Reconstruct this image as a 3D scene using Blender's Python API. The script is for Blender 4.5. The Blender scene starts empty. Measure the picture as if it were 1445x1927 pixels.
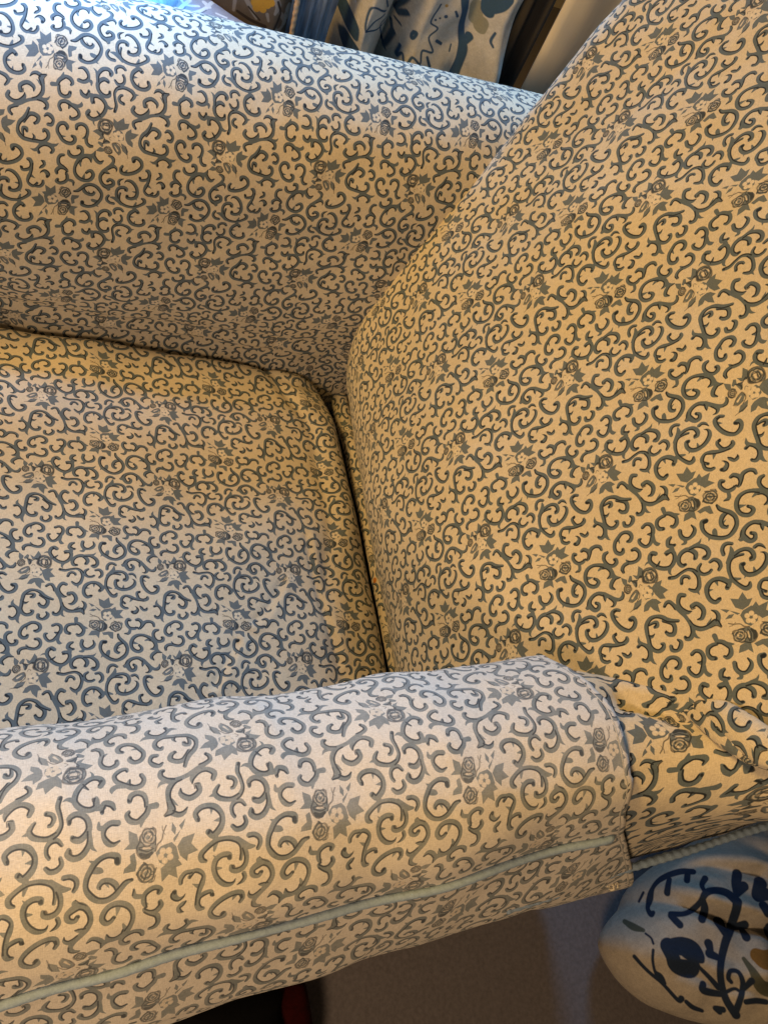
import bpy, math, random
import numpy as np
from mathutils import Matrix, Vector

random.seed(4)
rng = np.random.default_rng(7)
sc = bpy.context.scene
COL = sc.collection

# ------------------------------------------------------------------ camera, world, lamps, exposure
cam_d = bpy.data.cameras.new('camera'); cam = bpy.data.objects.new('camera', cam_d); COL.objects.link(cam)
cam_d.sensor_fit = 'VERTICAL'; cam_d.sensor_height = 36; cam_d.sensor_width = 27
cam_d.lens = 25.99; cam_d.clip_start = .01; cam_d.clip_end = 60
cam.matrix_world = Matrix([[0.921481, 0.019912, -0.387912, -0.376423], [-0.203286, 0.875712, -0.437954, -0.409546], [0.330978, 0.482424, 0.811, 0.812497], [0.0, 0.0, 0.0, 1.0]])
sc.camera = cam

world = bpy.data.worlds.new('World'); sc.world = world; world.use_nodes = True
bg = world.node_tree.nodes['Background']
bg.inputs[0].default_value = (1.0, .78, .52, 1); bg.inputs[1].default_value = .02

def area(name, loc, target, size, power, color):
    l = bpy.data.lights.new(name, 'AREA'); l.shape = 'RECTANGLE'; l.size, l.size_y = size
    l.energy = power; l.color = color
    o = bpy.data.objects.new(name, l); COL.objects.link(o); o.location = loc
    o.rotation_euler = (Vector(target) - Vector(loc)).to_track_quat('-Z', 'Y').to_euler()
    return o
area('room_lamp', (-1.25, .25, 1.45), (0, 0, .2), (.35, .35), 21.5, (1.0, .595, .175))
area('side_lamp', (-.95, -1.05, .95), (-.1, -.2, .25), (.30, .30), 9.0, (1.0, .66, .36))
wl = area('window_light', (.42, 1.10, 1.20), (-.50, .20, .42), (.45, .45), 9.6, (.26, .60, 1.0))
wl.data.spread = math.radians(92)
arm_fill = area('far_arm_cool_fill', (-.42, .53, .94), (-.42, .50, .38), (.20, .20), 1.8, (.20, .54, 1.0))  # added cool spot above the far arm to brighten its top, no window there
arm_fill.data.spread = math.radians(46)
sc.view_settings.view_transform = 'Standard'; sc.view_settings.look = 'None'
sc.view_settings.exposure = 0; sc.view_settings.gamma = 1

# ------------------------------------------------------------------ printed cloth: patterns drawn stroke by stroke
def catmull(p, n=6):
    p = np.asarray(p, float)
    if len(p) < 3: 
        t = np.linspace(0, 1, n + 1)[:, None]
        return p[0] * (1 - t) + p[-1] * t
    q = np.vstack([2 * p[0] - p[1], p, 2 * p[-1] - p[-2]])
    t = (np.arange(n) / n)[:, None]
    out = []
    for i in range(1, len(q) - 2):
        a, b, c, d = q[i - 1:i + 3]
        out.append(.5 * ((2 * b) + (c - a) * t + (2 * a - 5 * b + 4 * c - d) * t ** 2 + (3 * b - a - 3 * c + d) * t ** 3))
    out.append(p[-1:])
    return np.vstack(out)

def ink_line(img, pts, soft=1.2, gain=1.0, clip=None):
    """soft-edged tapered stroke painted (max) into a wrapping mask"""
    H, W = img.shape
    for (x0, y0, r0), (x1, y1, r1) in zip(pts[:-1], pts[1:]):
        m = max(r0, r1, .1) + soft + 1
        ix = np.arange(int(min(x0, x1) - m), int(max(x0, x1) + m) + 2)
        iy = np.arange(int(min(y0, y1) - m), int(max(y0, y1) + m) + 2)
        dx, dy = x1 - x0, y1 - y0
        L = dx * dx + dy * dy + 1e-9
        X = ix[None, :] - x0; Y = iy[:, None] - y0
        t = np.clip((X * dx + Y * dy) / L, 0, 1)
        d = np.hypot(X - t * dx, Y - t * dy) - (r0 + (r1 - r0) * t)
        v = np.clip(.5 - d / (2 * soft), 0, 1) * gain
        g = np.ix_(iy % H, ix % W)
        img[g] = np.maximum(img[g], v)

def ink_poly(img, pts, gain=1.0):
    H, W = img.shape
    p = np.asarray(pts)[:, :2]
    ix = np.arange(int(p[:, 0].min()) - 2, int(p[:, 0].max()) + 3)
    iy = np.arange(int(p[:, 1].min()) - 2, int(p[:, 1].max()) + 3)
    acc = np.zeros((len(iy), len(ix)))
    for sx in (.25, .75):
        for sy in (.25, .75):
            X = ix[None, :] + sx; Y = iy[:, None] + sy
            c = np.zeros(acc.shape, bool)
            for (x0, y0), (x1, y1) in zip(p, np.roll(p, -1, 0)):
                if y0 != y1:
                    c ^= ((y0 > Y) != (y1 > Y)) & (X < (x1 - x0) * (Y - y0) / (y1 - y0) + x0)
            acc += c
    g = np.ix_(iy % H, ix % W)
    img[g] = np.maximum(img[g], acc / 4 * gain)

def shade_side(pts, side, w):
    """line running along one flank of a stroke"""
    p = pts[:, :2]; t = np.gradient(p, axis=0)
    t /= np.linalg.norm(t, axis=1)[:, None] + 1e-9
    n = np.stack([-t[:, 1], t[:, 0]], 1) * side
    r = pts[:, 2:3]
    ww = np.minimum(w, r * .8)
    return np.hstack([p + n * np.maximum(r - ww, 0), ww])

def read(s):
    for ln in s.strip().splitlines():
        k, b = ln.split(':')
        yield k.strip(), np.array([[float(c) for c in q.split(',')] for q in b.split(';')])

def paint_scroll(data, W, H):
    g, d, l, lt = (np.zeros((H, W), np.float32) for _ in range(4))
    for k, p in read(data['LEAF']): ink_poly(l, p, 1.0)
    for k, p in read(data['FILL']): ink_poly(l, p, .97)
    for k, p in read(data['LITE']): ink_line(lt, catmull(p), 2.5)
    for k, p in read(data['STR']):
        c = catmull(p); c[:, 2] = np.maximum(c[:, 2], .5)
        ink_line(g, c)
        if k in 'LR': ink_line(d, shade_side(c, 1 if k == 'R' else -1, 4.9), 1.8, .95)
    for k, p in read(data['DRK']): ink_line(d, catmull(p) if len(p) > 1 else np.vstack([p, p + [.5, 0, 0]]), 2.5, .95)
    for k, p in read(data['LINE']):
        c = catmull(p); c[:, 2] *= .8
        ink_line(d, c, 1.5, .74)
    for x, y, rx, ry in data['ROSE']: ink_rose(g, d, lt, x, y, rx, ry)
    return g, d, l, lt

def ink_rose(g, d, lt, x, y, rx, ry):
    """bloom seen from the side: rings of dark-rimmed petals with pale lips"""
    for k, (rr, n, ph) in enumerate(((.84, 5, .3), (.46, 4, 1.0))):
        for i in range(n):
            a = ph + np.linspace(-.5, .5, 7) * 6.283 / n * 1.12 + i * 6.283 / n
            w = rr * (1 + .10 * np.sin(3 * i + 2 * k) + .14 * np.cos((a - ph - i * 6.283 / n) * n * .5))
            px, py = x + rx * w * np.cos(a), y + ry * w * np.sin(a)
            th = np.array([1.5, 4, 6, 7, 6, 4, 1.5]) * (1 - .15 * k)
            ink_line(d, np.stack([px, py, th], 1), 1.5, .64)
            w2 = w - .15
            ink_line(lt, np.stack([x + rx * w2 * np.cos(a), y + ry * w2 * np.sin(a), th * (.9 - .12 * (i % 3))], 1)[1:-1], 1.5, .6)

SCROLL = {
'STR': '''
L:190,-30,14;236,-18,14;285,-28,12;334,-32,12;369,-11,15;385,16,16
R:374,-5,14;387,35,15;383,71,15;365,114,17;335,132,16;310,119,13;294,103,9
0:342,137,13;348,171,1
R:259,42,14;271,14,14;295,4,14;321,18,12;325,31,11
L:436,-29,10;409,-8,14;406,23,16;430,48,13;465,51,12;488,40,11
R:499,-17,11;532,-21,14;555,4,16;555,38,15;534,59,12
L:247,129,15;216,117,18;190,143,17;181,176,16;190,213,17;219,247,16;252,253,4
R:78,144,12;99,127,14;125,128,15;143,158,15;149,191,12
0:148,164,15;174,219,17;195,267,14;207,310,14;215,352,18;206,387,17
L:212,310,10;223,352,15;257,386,18;298,396,16;341,391,18;380,383,20;404,425,4
0:326,381,13;361,348,2
R:381,297,4;405,320,13;410,350,16;393,383,17
R:267,221,18;302,218,17;327,252,18;329,288,18;301,324,15;269,323,5
R:218,352,18;206,393,18;176,423,17;147,419,15;141,404,12
0:208,399,15;218,430,10;239,449,2
R:459,249,15;426,257,16;400,226,17;397,181,17;415,139,19;458,112,16;501,113,17;536,135,20;559,172,18;537,196,17
0:409,163,13;445,170,2
0:486,125,13;485,157,3
0:550,160,17;587,160,18
0:666,-56,7;660,-22,17;640,8,20;609,39,17
L:722,27,10;682,18,12;644,18,15;615,39,16;595,81,15;589,124,14;592,161,15;616,210,15;645,246,17;675,245,17;688,223,10
0:601,161,15;640,173,7
R:662,3,15;701,-6,15;745,-2,15;775,20,17;784,54,18;773,81,15;751,84,11
R:808,14,13;834,9,13;856,24,11;870,54,3
L:701,89,14;682,92,17;675,126,17;692,163,18;729,179,17;772,176,16;813,159,17;846,129,17;857,98,14;850,74,8;830,62,2
0:747,164,12;750,138,5
0:687,162,10;666,180,2
L:986,39,12;960,26,15;926,35,18;917,69,18;925,112,18;944,155,18;973,190,17;1009,209,15;1049,197,18;1072,164,17;1065,133,18;1038,133,15
0:933,69,13;960,85,2
L:895,197,12;873,203,13;874,234,15;892,268,14;929,281,17;963,269,18;968,251,13
L:934,281,14;891,277,15;849,267,15;812,251,17;770,240,12;738,261,15;729,291,14;758,319,11
0:826,269,15;802,304,2
L:727,303,13;728,340,15;755,365,15;782,368,12
R:821,403,13;847,409,20;872,386,15;865,358,7;850,345,2
L:896,344,6;908,362,14;927,384,13;952,379,14;962,359,4
L:1376,278,12;1339,262,14;1303,240,17;1269,205,17;1227,186,14;1183,188,17;1142,221,18;1128,270,17;1121,325,16;1117,373,17;1137,411,16;1168,427,16;1202,418,17;1216,394,14;1201,385,10
R:1161,227,8;1195,222,12;1222,229,14;1218,253,15;1196,256,12
L:1128,306,15;1155,313,11;1179,300,3
R:1270,236,12;1301,255,15;1331,280,18;1334,317,18;1311,351,18;1278,344,16;1262,322,13
0:1126,325,15;1107,385,20;1096,428,19;1087,458,17
R:1027,344,13;1059,335,13;1086,360,15;1097,397,14;1087,434,15;1059,460,16;1036,451,13;1030,441,11
0:1058,275,2;1048,311,13;1064,336,15;1094,361,15
0:1093,452,15;1097,483,11;1113,507,2
L:20,427,15;20,453,16;53,469,13;86,452,18;100,423,15;84,400,8
L:-8,577,10;15,580,17;38,558,17;34,525,17;7,503,15;-29,499,15;-62,516,16;-98,539,16;-119,577,16;-119,615,17;-95,639,17;-69,637,17;-59,617,13
0:-69,531,12;-67,562,4
R:2,654,12;31,658,16;48,693,15;36,728,16;3,745,14;-33,741,15;-63,731,15
L:-63,731,15;-100,736,15;-123,758,16;-120,785,9
0:-57,728,15;-68,704,5
R:141,528,14;174,517,14;204,535,16;210,574,17;191,606,18;158,595,6
R:200,598,15;177,638,17;147,670,15;110,675,14;82,641,15;80,609,13;98,604,8
0:189,627,15;184,668,14;197,695,15;219,699,3
0:334,468,18;334,506,15
L:327,521,13;295,520,14;262,531,16;246,563,16;255,596,17;283,609,14
R:334,509,15;364,522,17;388,550,18;400,580,16;386,615,18;357,629,15;340,617,10
0:393,550,17;429,561,5
L:386,680,17;380,716,17;397,749,17;433,759,13;472,742,17;490,713,13;479,678,6
0:397,752,14;391,778,13;364,779,6
L:308,693,11;280,707,18;268,742,17;296,757,14;317,758,10
0:286,748,15;282,783,20
L:159,756,17;137,743,18;109,760,18;100,795,17;115,830,17;147,867,17;187,891,17;228,896,17;268,868,18;286,824,17;276,789,18;245,785,18;227,784,11
L:136,854,13;168,823,5
0:103,795,12;71,794,7;50,806,2
0:217,904,17;206,933,10;214,958,2
R:337,929,11;309,925,16;296,895,17;308,860,17;340,835,17;383,831,18;412,852,18;430,882,19;421,911,16;410,917,12
R:398,831,13;451,833,15;491,855,17;514,885,18;515,920,18;491,946,17;468,939,12
0:436,827,12;479,822,10;505,799,2
L:805,489,12;785,479,15;768,506,16;777,542,16;801,567,15;838,571,15;869,560,8
0:804,567,13;790,615,14;751,620,6
0:844,568,13;855,549,2
R:857,484,13;882,482,17;908,510,17;906,546,16;881,572,11;866,563,4
R:893,570,9;913,540,15;939,505,17;983,500,15;1013,519,15;1018,546,12
L:584,695,18;554,697,19;539,738,16;547,780,15;570,816,17;602,840,17;637,859,16;684,866,15;729,846,18;763,811,17;774,764,17;760,722,18;732,691,17;703,660,16;694,627,10
0:598,829,18;607,794,18;615,778,8
0:562,816,12;545,840,2
L:735,709,10;702,714,18;675,743,17;670,778,17;692,800,13;706,794,6
0:681,761,10;710,748,2
R:878,731,11;897,750,14;900,774,17;870,791,17;834,777,17;811,747,17;808,705,18;827,664,18;862,638,16;906,633,14;948,646,15;989,669,18
0:989,669,18;1017,700,20;1029,736,19;1030,772,20;1049,796,15;1081,808,4
0:827,706,15;870,717,3
0:972,674,15;933,686,6
R:971,683,10;1002,693,13;1024,730,15;1014,765,17;978,773,5
L:1054,586,12;1026,592,17;1008,621,16;1012,657,16;1030,688,17;1061,701,15;1092,690,18;1098,666,14;1083,658,9
L:1032,796,17;999,819,18;985,848,16;1007,876,6
R:826,914,13;845,932,15;833,961,17;801,963,18;778,930,22;771,900,22;791,871,18;831,852,16;873,853,16;913,878,19
0:913,878,19;947,912,17;980,946,17;1016,962,14;1047,951,15;1057,919,7
R:913,881,15;907,911,13;901,933,3
R:941,918,10;965,942,17;972,969,16;953,989,10;928,988,3
0:769,918,20;746,929,11;733,919,3
R:602,971,15;606,938,15;628,913,15;657,911,14;682,926,12
''',
'DRK': '''
:187,-36,8;195,-30,8
:260,43,7;264,46,6
:457,244,9;467,243,8
:145,403,8;147,410,7
:329,407,3;372,407,4;398,429,4
:76,144,6;83,146,5
:533,190,7;543,197,6
:259,214,3;256,241,3;283,242,4
:691,89,10;701,88,9
:753,72,9;761,66,7
:1037,136,12;1047,145,11
:940,32,7;960,29,6
:890,194,9;899,191,8
:824,403,10;832,403,7
:956,370,7
:1209,242,7;1195,259,4
:1261,319,8;1266,314,7
:1030,346,8;1038,344,6
:1031,443,6
:755,316,7;764,316,6
:-62,617,8;-67,621,7
:-4,577,6;5,575,6
:-135,758,4;-130,787,4
:2,654,8
:231,799,10;241,799,9
:128,750,9;133,758,7
:474,931,8;488,928,7
:411,902,6;412,917,7
:274,615,6;283,611,7
:324,928,7;337,929,6
:135,534,6
:306,756,5;313,764,5
:791,492,9;802,495,7
:859,490,7;875,490,7
:570,698,14;586,696,12
:1084,661,8;1079,668,5
:1012,825,3;1042,808,4;1079,809,4
:733,920,3;755,899,4;774,868,3
:1010,971,4;1042,971,4;1062,946,4;1062,922,3
:826,911,8
:881,728,7
:694,625,6;691,636,5
:754,620,4;782,630,4
''',
'LEAF': '''
:1276,-18;1319,-42;1375,-41;1350,-8;1391,46;1345,55;1351,95;1308,82;1288,38
:1158,123;1180,80;1210,62;1255,57;1282,69;1310,110;1279,112;1273,174;1234,136;1221,105;1196,125
:1084,812;1124,847;1115,877;1091,884;1081,857
:1124,862;1153,827;1169,836;1162,869;1131,877
:1176,829;1208,851;1221,832;1244,786;1267,821;1265,854;1234,881;1194,874
:526,271;574,296;618,262;629,319;663,326;623,363;573,374;534,341
:632,380;675,354;681,388;747,383;712,430;747,470;669,472;651,441
:437,629;465,585;507,578;539,594;529,661;505,628;479,630
:555,604;612,596;653,606;652,671;627,663;606,629;567,630
:438,315;471,328;493,343;468,354
:441,390;477,371;513,379;485,398
:490,346;520,365;550,390;528,392
:544,402;573,378;638,368;664,429;636,476;581,493;552,462
:1195,5;1229,-41;1269,-46;1289,-12;1278,32;1240,50;1207,46
''',
'FILL': '''
:1244,-131;1262,-162;1297,-171;1329,-161;1354,-136;1355,-86;1336,-48;1303,-49;1260,-65;1235,-87
:1073,-77;1082,-108;1117,-120;1139,-98;1133,-67;1102,-49;1081,-55
:1079,4;1117,-33;1164,-51;1180,-23;1150,14;1104,24
:1087,75;1119,35;1182,24;1160,67;1118,86
:1149,-134;1201,-120;1185,-76;1166,-68
:447,494;502,481;570,492;603,532;593,573;537,596;481,570;447,545
:614,556;664,497;734,520;724,577;672,605;637,586
''',
'LITE': '''
:1214,-13,18;1215,-13,18
:1244,-25,19;1244,-25,19
:1260,0,18;1261,0,18
:1242,28,18;1243,28,18
:1218,21,18;1219,21,18
:584,421,17;585,421,17
:617,416,17;618,416,17
:631,446,16;632,446,16
:605,466,17;607,466,17
:580,453,17;581,453,17
:1291,-130,9;1294,-105,12;1285,-80,4
:1337,-117,7;1337,-98,4
:1118,-86,6;1120,-80,5
:1113,-5,7;1150,-29,3
:1174,-45,3;1200,-75,4;1213,-91,3
:470,525,6;494,508,5
:546,518,6;543,554,6
:508,541,4;522,517,4
:657,551,5;675,582,4
:706,525,5;715,538,4
''',
'LINE': '''
:1243,-125,6;1262,-162,6;1297,-171,5;1329,-161,5;1354,-136,5;1355,-86,6;1336,-48,6;1303,-49,5;1260,-65,6;1235,-87,8;1246,-131,9
:1262,-118,3;1291,-127,4;1312,-118,4
:1313,-124,6;1305,-99,7;1311,-67,6
:1320,-133,4;1342,-130,4;1347,-98,5;1326,-80,5;1318,-102,3
:1252,-87,5;1284,-77,4;1309,-56,5
:1072,-74,7;1082,-108,4;1117,-120,3;1138,-98,3
:1092,-96,4;1116,-108,3;1127,-89,4;1114,-74,5
:1080,-68,8;1095,-53,9;1114,-59,5
:1077,5,3;1117,-32,4;1164,-52,5;1177,-20,6;1170,5,5;1139,31,4
:1077,7,3;1104,24,3;1150,11,3
:1149,-134,5;1169,-116,8;1181,-98,9;1175,-73,6
:1171,-126,5;1197,-116,6;1231,-137,5;1241,-122,4
:1190,-60,3;1206,-78,3;1218,-63,3
:1230,-131,7;1247,-112,11;1246,-87,9
:1092,78,6;1126,72,5;1155,61,4
:1058,84,3;1086,78,4
:452,423,5;480,440,5;521,454,5;540,479,6;570,492,6
:450,445,3;474,445,3;499,433,2
:444,497,3;462,482,4;501,486,3;539,489,5
:450,512,2;478,507,3;500,526,3
:446,539,4;467,557,5;494,554,4;517,532,3;526,512,4
:502,571,5;537,591,6;570,586,7;596,558,9;593,528,7
:556,500,3;536,536,4;536,578,5
:556,500,3;563,536,5;544,578,6
:576,513,10;586,543,15;572,573,12
:659,494,5;687,507,4;689,531,4
:698,501,4;729,514,4;733,538,4
:616,559,5;648,539,5;672,542,5
:622,550,5;651,581,4;673,601,5
:674,546,4;705,560,7;720,574,5;701,591,5;662,599,4
:647,545,4;670,575,4;689,582,4
''',
'ROSE': [(1298.0, -105.2, 54.3, 55.0), (1105.7, -83.1, 29.3, 32.3), (491.5, 525.6, 49.9, 46.6), (676.3, 548.6, 53.2, 46.6)]
}
MOTIF = {
'B': '''
d:3337,-5665,60;3240,-5465,52;3217,-5246,49;3250,-5039,48;3369,-4767,55;3501,-4555,59;3612,-4344,61;3650,-4231,68
d:3638,-4216,68;3526,-4110,61;3377,-4081,52;3245,-4116,51;3146,-4228,39;3018,-4325,40;2884,-4386,36;2698,-4392,42
d:2695,-4414,45;2748,-4473,51;2799,-4530,51
d:3179,-4215,45;3180,-4327,55;3115,-4459,54
d:3664,-4123,46;3704,-3967,70;3756,-3833,71
d:3659,-4139,46;3804,-4013,69
d:3396,-4642,46;3354,-4511,72;3329,-4482,62
d:3547,-4555,47;3708,-4526,56
d:3639,-4569,38;3681,-4684,62
d:3241,-4945,42;3133,-4891,60
d:3158,-4918,36;3144,-4767,60
d:2593,-4801,109;2630,-4930,97;2659,-5040,107;2813,-5082,117;2888,-5040,90
d:2629,-4808,103;2779,-4801,119;2899,-4835,116;2965,-4917,92;3006,-4971,45
d:2763,-4889,30;2853,-4957,36
d:2928,-5026,24;3061,-5177,33;3167,-5316,40
d:3194,-5397,40;3050,-5375,49;2954,-5338,51;2968,-5271,45
d:3346,-5604,47;3459,-5394,40;3505,-5244,37;3471,-5122,30;3369,-5107,30;3323,-5189,33;3350,-5245,28
d:3504,-5328,34;3625,-5230,46
d:3117,-3797,47;2921,-3791,47;2641,-3882,44;2489,-4006,34;2413,-4160,53;2367,-4302,34;2411,-4388,42;2446,-4366,30
d:2748,-3904,40;2688,-4097,49
d:3030,-3828,47;3005,-3929,46
d:2380,-4850,21;2349,-4973,21;2347,-5114,24;2400,-5196,57;2447,-5264,30
d:2096,-4936,30;2246,-5116,27;2416,-5265,27;2585,-5472,31;2641,-5455,43
d:3171,-5595,44;3071,-5577,34;3121,-5626,41
d:4057,-3963,95;3960,-4148,78;4078,-4117,95
d:4015,-4284,70;4051,-4372,70
d:2233,-4200,19;2320,-4076,22
d:4035,-4554,48;4129,-4526,64
d:4003,-4583,39;4050,-4756,42;4077,-4771,48;4110,-4981,45
d:4077,-4771,38;4262,-4699,65;4301,-4756,65
d:2302,-4642,15;2373,-4698,15;2394,-4767,18
d:3230,-4116,30;3207,-4002,37;3273,-3906,46
d:3227,-5383,28;3371,-5329,22;3439,-5355,22
d:2700,-5495,31;2774,-5569,37;2884,-5617,28
d:3499,-5489,37;3636,-5478,41;3770,-5496,38
g:1993,-4478,34;2130,-4554,51;2274,-4599,27
g:3924,-5364,95;3749,-5303,93;3665,-5108,52;3583,-4961,28
o:3772,-4920,93;3879,-4974,124;4028,-4924,95
''',
'C': '''
d:1338,3780,74;1352,3642,63;1408,3508,49;1486,3289,42;1557,3136,46;1612,3031,57;1639,2830,54;1626,2611,70;1621,2485,70
d:1607,3096,34;1621,3216,46
d:1046,3500,13;1037,3414,13;1018,3311,13;1030,3212,13;1156,3164,13;1080,3016,13;1202,2856,15;1047,2830,15;1059,2675,15;924,2721,15;866,2556,15;813,2680,13;771,2582,13;779,2739,13
d:869,3005,19;896,3007,26;893,2950,19;867,2921,23;857,2956,19;869,3005,19
d:723,2981,16;780,3126,17
d:715,2904,12;752,2925,12
d:692,2843,14;715,2748,14
d:423,3062,13;342,2987,13;671,2523,14;696,2491,14;715,2720,19;724,2773,17
d:340,3210,15;113,3291,13;67,3169,11;97,2967,13;206,3105,13;343,3161,13
d:102,2953,13;301,2977,13;452,2993,13
d:705,2990,16;741,3151,15;760,3267,15
d:357,3263,15;272,3388,14
d:1072,3271,17;1076,3271,17
d:1122,3311,15;1125,3312,15
d:1191,3360,26;1193,3359,26
d:1283,3474,17;1344,3410,19
d:1212,2999,23;1303,2967,21
d:1143,2773,19;1216,2671,23
d:1467,2981,11;1466,2903,13
d:1677,3638,75;1662,3720,84;1649,3808,84
d:1712,3715,67;1768,3805,74;1787,3906,92
d:1835,3464,15;1826,3347,17;1869,3303,15
d:35,2645,74;77,2556,111;247,2542,56
d:-50,2875,95;-21,2797,75
g:1534,3610,82;1596,3472,94
g:1673,3405,75;1684,3480,64
o:1131,3504,22;1135,3502,22
''',
'G': '''
o:-1474,3014,47;-1473,3014,47
o:-1403,3012,47;-1402,3012,47
o:-1442,2958,47;-1441,2959,47
o:-1363,2974,47;-1362,2974,47
o:-1318,3042,47;-1317,3043,47
o:-1277,3084,47;-1276,3084,47
o:-1427,3060,47;-1426,3060,47
o:-1348,3087,47;-1347,3088,47
o:-1498,3068,47;-1497,3069,47
o:-1403,3116,47;-1402,3117,47
o:-1309,3135,47;-1308,3135,47
g:-1156,2760,21;-1016,2743,47;-1025,2896,28
g:-1130,2983,21;-997,2816,32;-942,2877,36;-980,2957,54
g:-1709,2981,24;-1702,2821,18
g:-1571,3011,31;-1489,2914,28;-1417,2832,16
g:-1243,3157,45;-1180,3065,38;-1201,2962,17
g:-1264,2853,14;-1295,2929,21
d:-1654,2828,18;-1479,2785,21;-1290,2770,21
d:-1192,3118,17;-1133,2998,14;-1141,2898,16;-1177,2749,14
d:-1536,2939,12;-1373,2827,12
''',
'F': '''
l:-2590,6011,27;-2612,5683,23;-2627,5447,26
l:-2564,5433,20;-2450,5713,23;-2370,5879,25;-2293,6001,24
l:-2538,5437,16;-2328,5724,20;-2107,5940,24;-1988,6150,24
l:-2800,5482,16;-2719,5573,23;-2673,5428,16
l:-2415,5985,20;-2355,5887,17;-2189,5943,17
l:-2298,5603,13;-2104,5787,17;-1898,5798,17;-1757,5692,15
l:-2270,5603,13;-2071,5694,15;-1865,5708,15
l:-2112,6047,31;-2062,5988,34
l:-3199,5888,27;-3051,5852,30;-2865,6026,27
l:-1972,5907,15;-1851,5870,15
d:-2582,5860,7;-2607,5456,7
d:-2530,5455,7;-2359,5844,7
d:-2498,5454,7;-2095,5918,7
d:-2825,5468,8;-2895,5535,8
''',
}
def mask_image(name, chans):
    H, W = chans[0].shape
    a = np.zeros((H, W, 4), np.float32); a[..., 3] = 1
    for i, c in enumerate(chans[:3]): a[..., i] = c
    im = bpy.data.images.new(name, W, H, alpha=False, float_buffer=False)
    im.colorspace_settings.name = 'Non-Color'
    im.pixels.foreach_set(np.ascontiguousarray(a[::-1]).ravel())
    im.update(); im.pack()
    return im

TW, TH = 1240, 1000
g_, d_, l_, lt_ = paint_scroll(SCROLL, TW, TH)
# red: mid grey print, green: dark line print, blue: pale petals
g_ = np.maximum(g_, l_ * .96 * (1 - lt_))
IMG = mask_image('scroll_print', [g_, d_, lt_])

def motif_image(key, x0, y0, w, h, ppm):
    W, H = int(w * ppm), int(h * ppm)
    m = {c: np.zeros((H, W), np.float32) for c in 'dglo'}
    for k, p in read(MOTIF[key]):
        q = p * 1e-4
        q = np.stack([(q[:, 0] - x0) * ppm, (y0 + h - q[:, 1]) * ppm, q[:, 2] * ppm], 1)
        c = q if (key == 'C' and len(q) > 10 and q[:, 2].max() < 3.5) else catmull(q)
        c[:, 2] = np.maximum(c[:, 2], .6)
        ink_line(m[k], c, 1.3)
    if key == 'F': m['g'] = m['l']
    return mask_image('motif_' + {'B': 'crewel_low', 'C': 'crewel', 'G': 'grape', 'F': 'leaf'}[key], [m['d'], m['g'], m['o']])
MREG = {'B': (0.149, -0.616, 0.331, 0.287, 2000), 'C': (-.08, .18, .34, .26, 2600), 'G': (-.2, .2, .14, .16, 3000), 'F': (-.36, .52, .24, .16, 2600)}

# ------------------------------------------------------------------ materials
def nodes(name):
    m = bpy.data.materials.new(name); m.use_nodes = True
    nt = m.node_tree; b = nt.nodes['Principled BSDF']
    return m, nt, b
def rgba(c): return (c[0], c[1], c[2], 1)
def mix(nt, fac, a, b, mode='MIX'):
    n = nt.nodes.new('ShaderNodeMix'); n.data_type = 'RGBA'; n.blend_type = mode
    for s, v in ((n.inputs[0], fac), (n.inputs[6], a), (n.inputs[7], b)):
        if hasattr(v, 'is_linked') or hasattr(v, 'links'): nt.links.new(v, s)
        elif isinstance(v, (int, float)): s.default_value = v
        else: s.default_value = rgba(v)
    return n.outputs[2]
def noise(nt, vec, scale, detail=3, rough=.6):
    n = nt.nodes.new('ShaderNodeTexNoise'); n.inputs['Scale'].default_value = scale
    n.inputs['Detail'].default_value = detail; n.inputs['Roughness'].default_value = rough
    if vec is not None: nt.links.new(vec, n.inputs['Vector'])
    return n.outputs['Fac']
def ramp(nt, v, a, b, lo=0., hi=1.):
    n = nt.nodes.new('ShaderNodeMapRange'); n.inputs[1].default_value = a; n.inputs[2].default_value = b
    n.inputs[3].default_value = lo; n.inputs[4].default_value = hi; nt.links.new(v, n.inputs[0]); return n.outputs[0]
def scaled(nt, vec, s):
    n = nt.nodes.new('ShaderNodeMapping'); n.inputs['Scale'].default_value = s; nt.links.new(vec, n.inputs['Vector']); return n.outputs[0]
def weave(nt, b, uv, obj, col, tu, strength=.25):
    """thread grain: streaks along warp and weft, in colour and in height"""
    wa = noise(nt, scaled(nt, uv, (260 * tu, 34 * tu, 1)), 1, 2)
    we = noise(nt, scaled(nt, uv, (34 * tu, 260 * tu, 1)), 1, 2)
    ad = nt.nodes.new('ShaderNodeMath'); ad.operation = 'ADD'; nt.links.new(wa, ad.inputs[0]); nt.links.new(we, ad.inputs[1])
    v = ramp(nt, ad.outputs[0], .6, 1.4, .70, 1.20)
    blot = ramp(nt, noise(nt, obj, 7, 4), .3, .7, .93, 1.05)
    m2 = nt.nodes.new('ShaderNodeMath'); m2.operation = 'MULTIPLY'; nt.links.new(v, m2.inputs[0]); nt.links.new(blot, m2.inputs[1])
    cm = nt.nodes.new('ShaderNodeCombineColor')
    for i in range(3): nt.links.new(m2.outputs[0], cm.inputs[i])
    out = mix(nt, 1.0, col, cm.outputs[0], 'MULTIPLY')
    bp = nt.nodes.new('ShaderNodeBump'); bp.inputs['Strength'].default_value = strength; bp.inputs['Distance'].default_value = .0006
    nt.links.new(ad.outputs[0], bp.inputs['Height'])
    # soft puckers of the cloth
    b2 = nt.nodes.new('ShaderNodeBump'); b2.inputs['Strength'].default_value = .35; b2.inputs['Distance'].default_value = .006
    nt.links.new(noise(nt, obj, 22, 2, .5), b2.inputs['Height']); nt.links.new(bp.outputs[0], b2.inputs['Normal'])
    nt.links.new(b2.outputs[0], b.inputs['Normal'])
    return out
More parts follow.
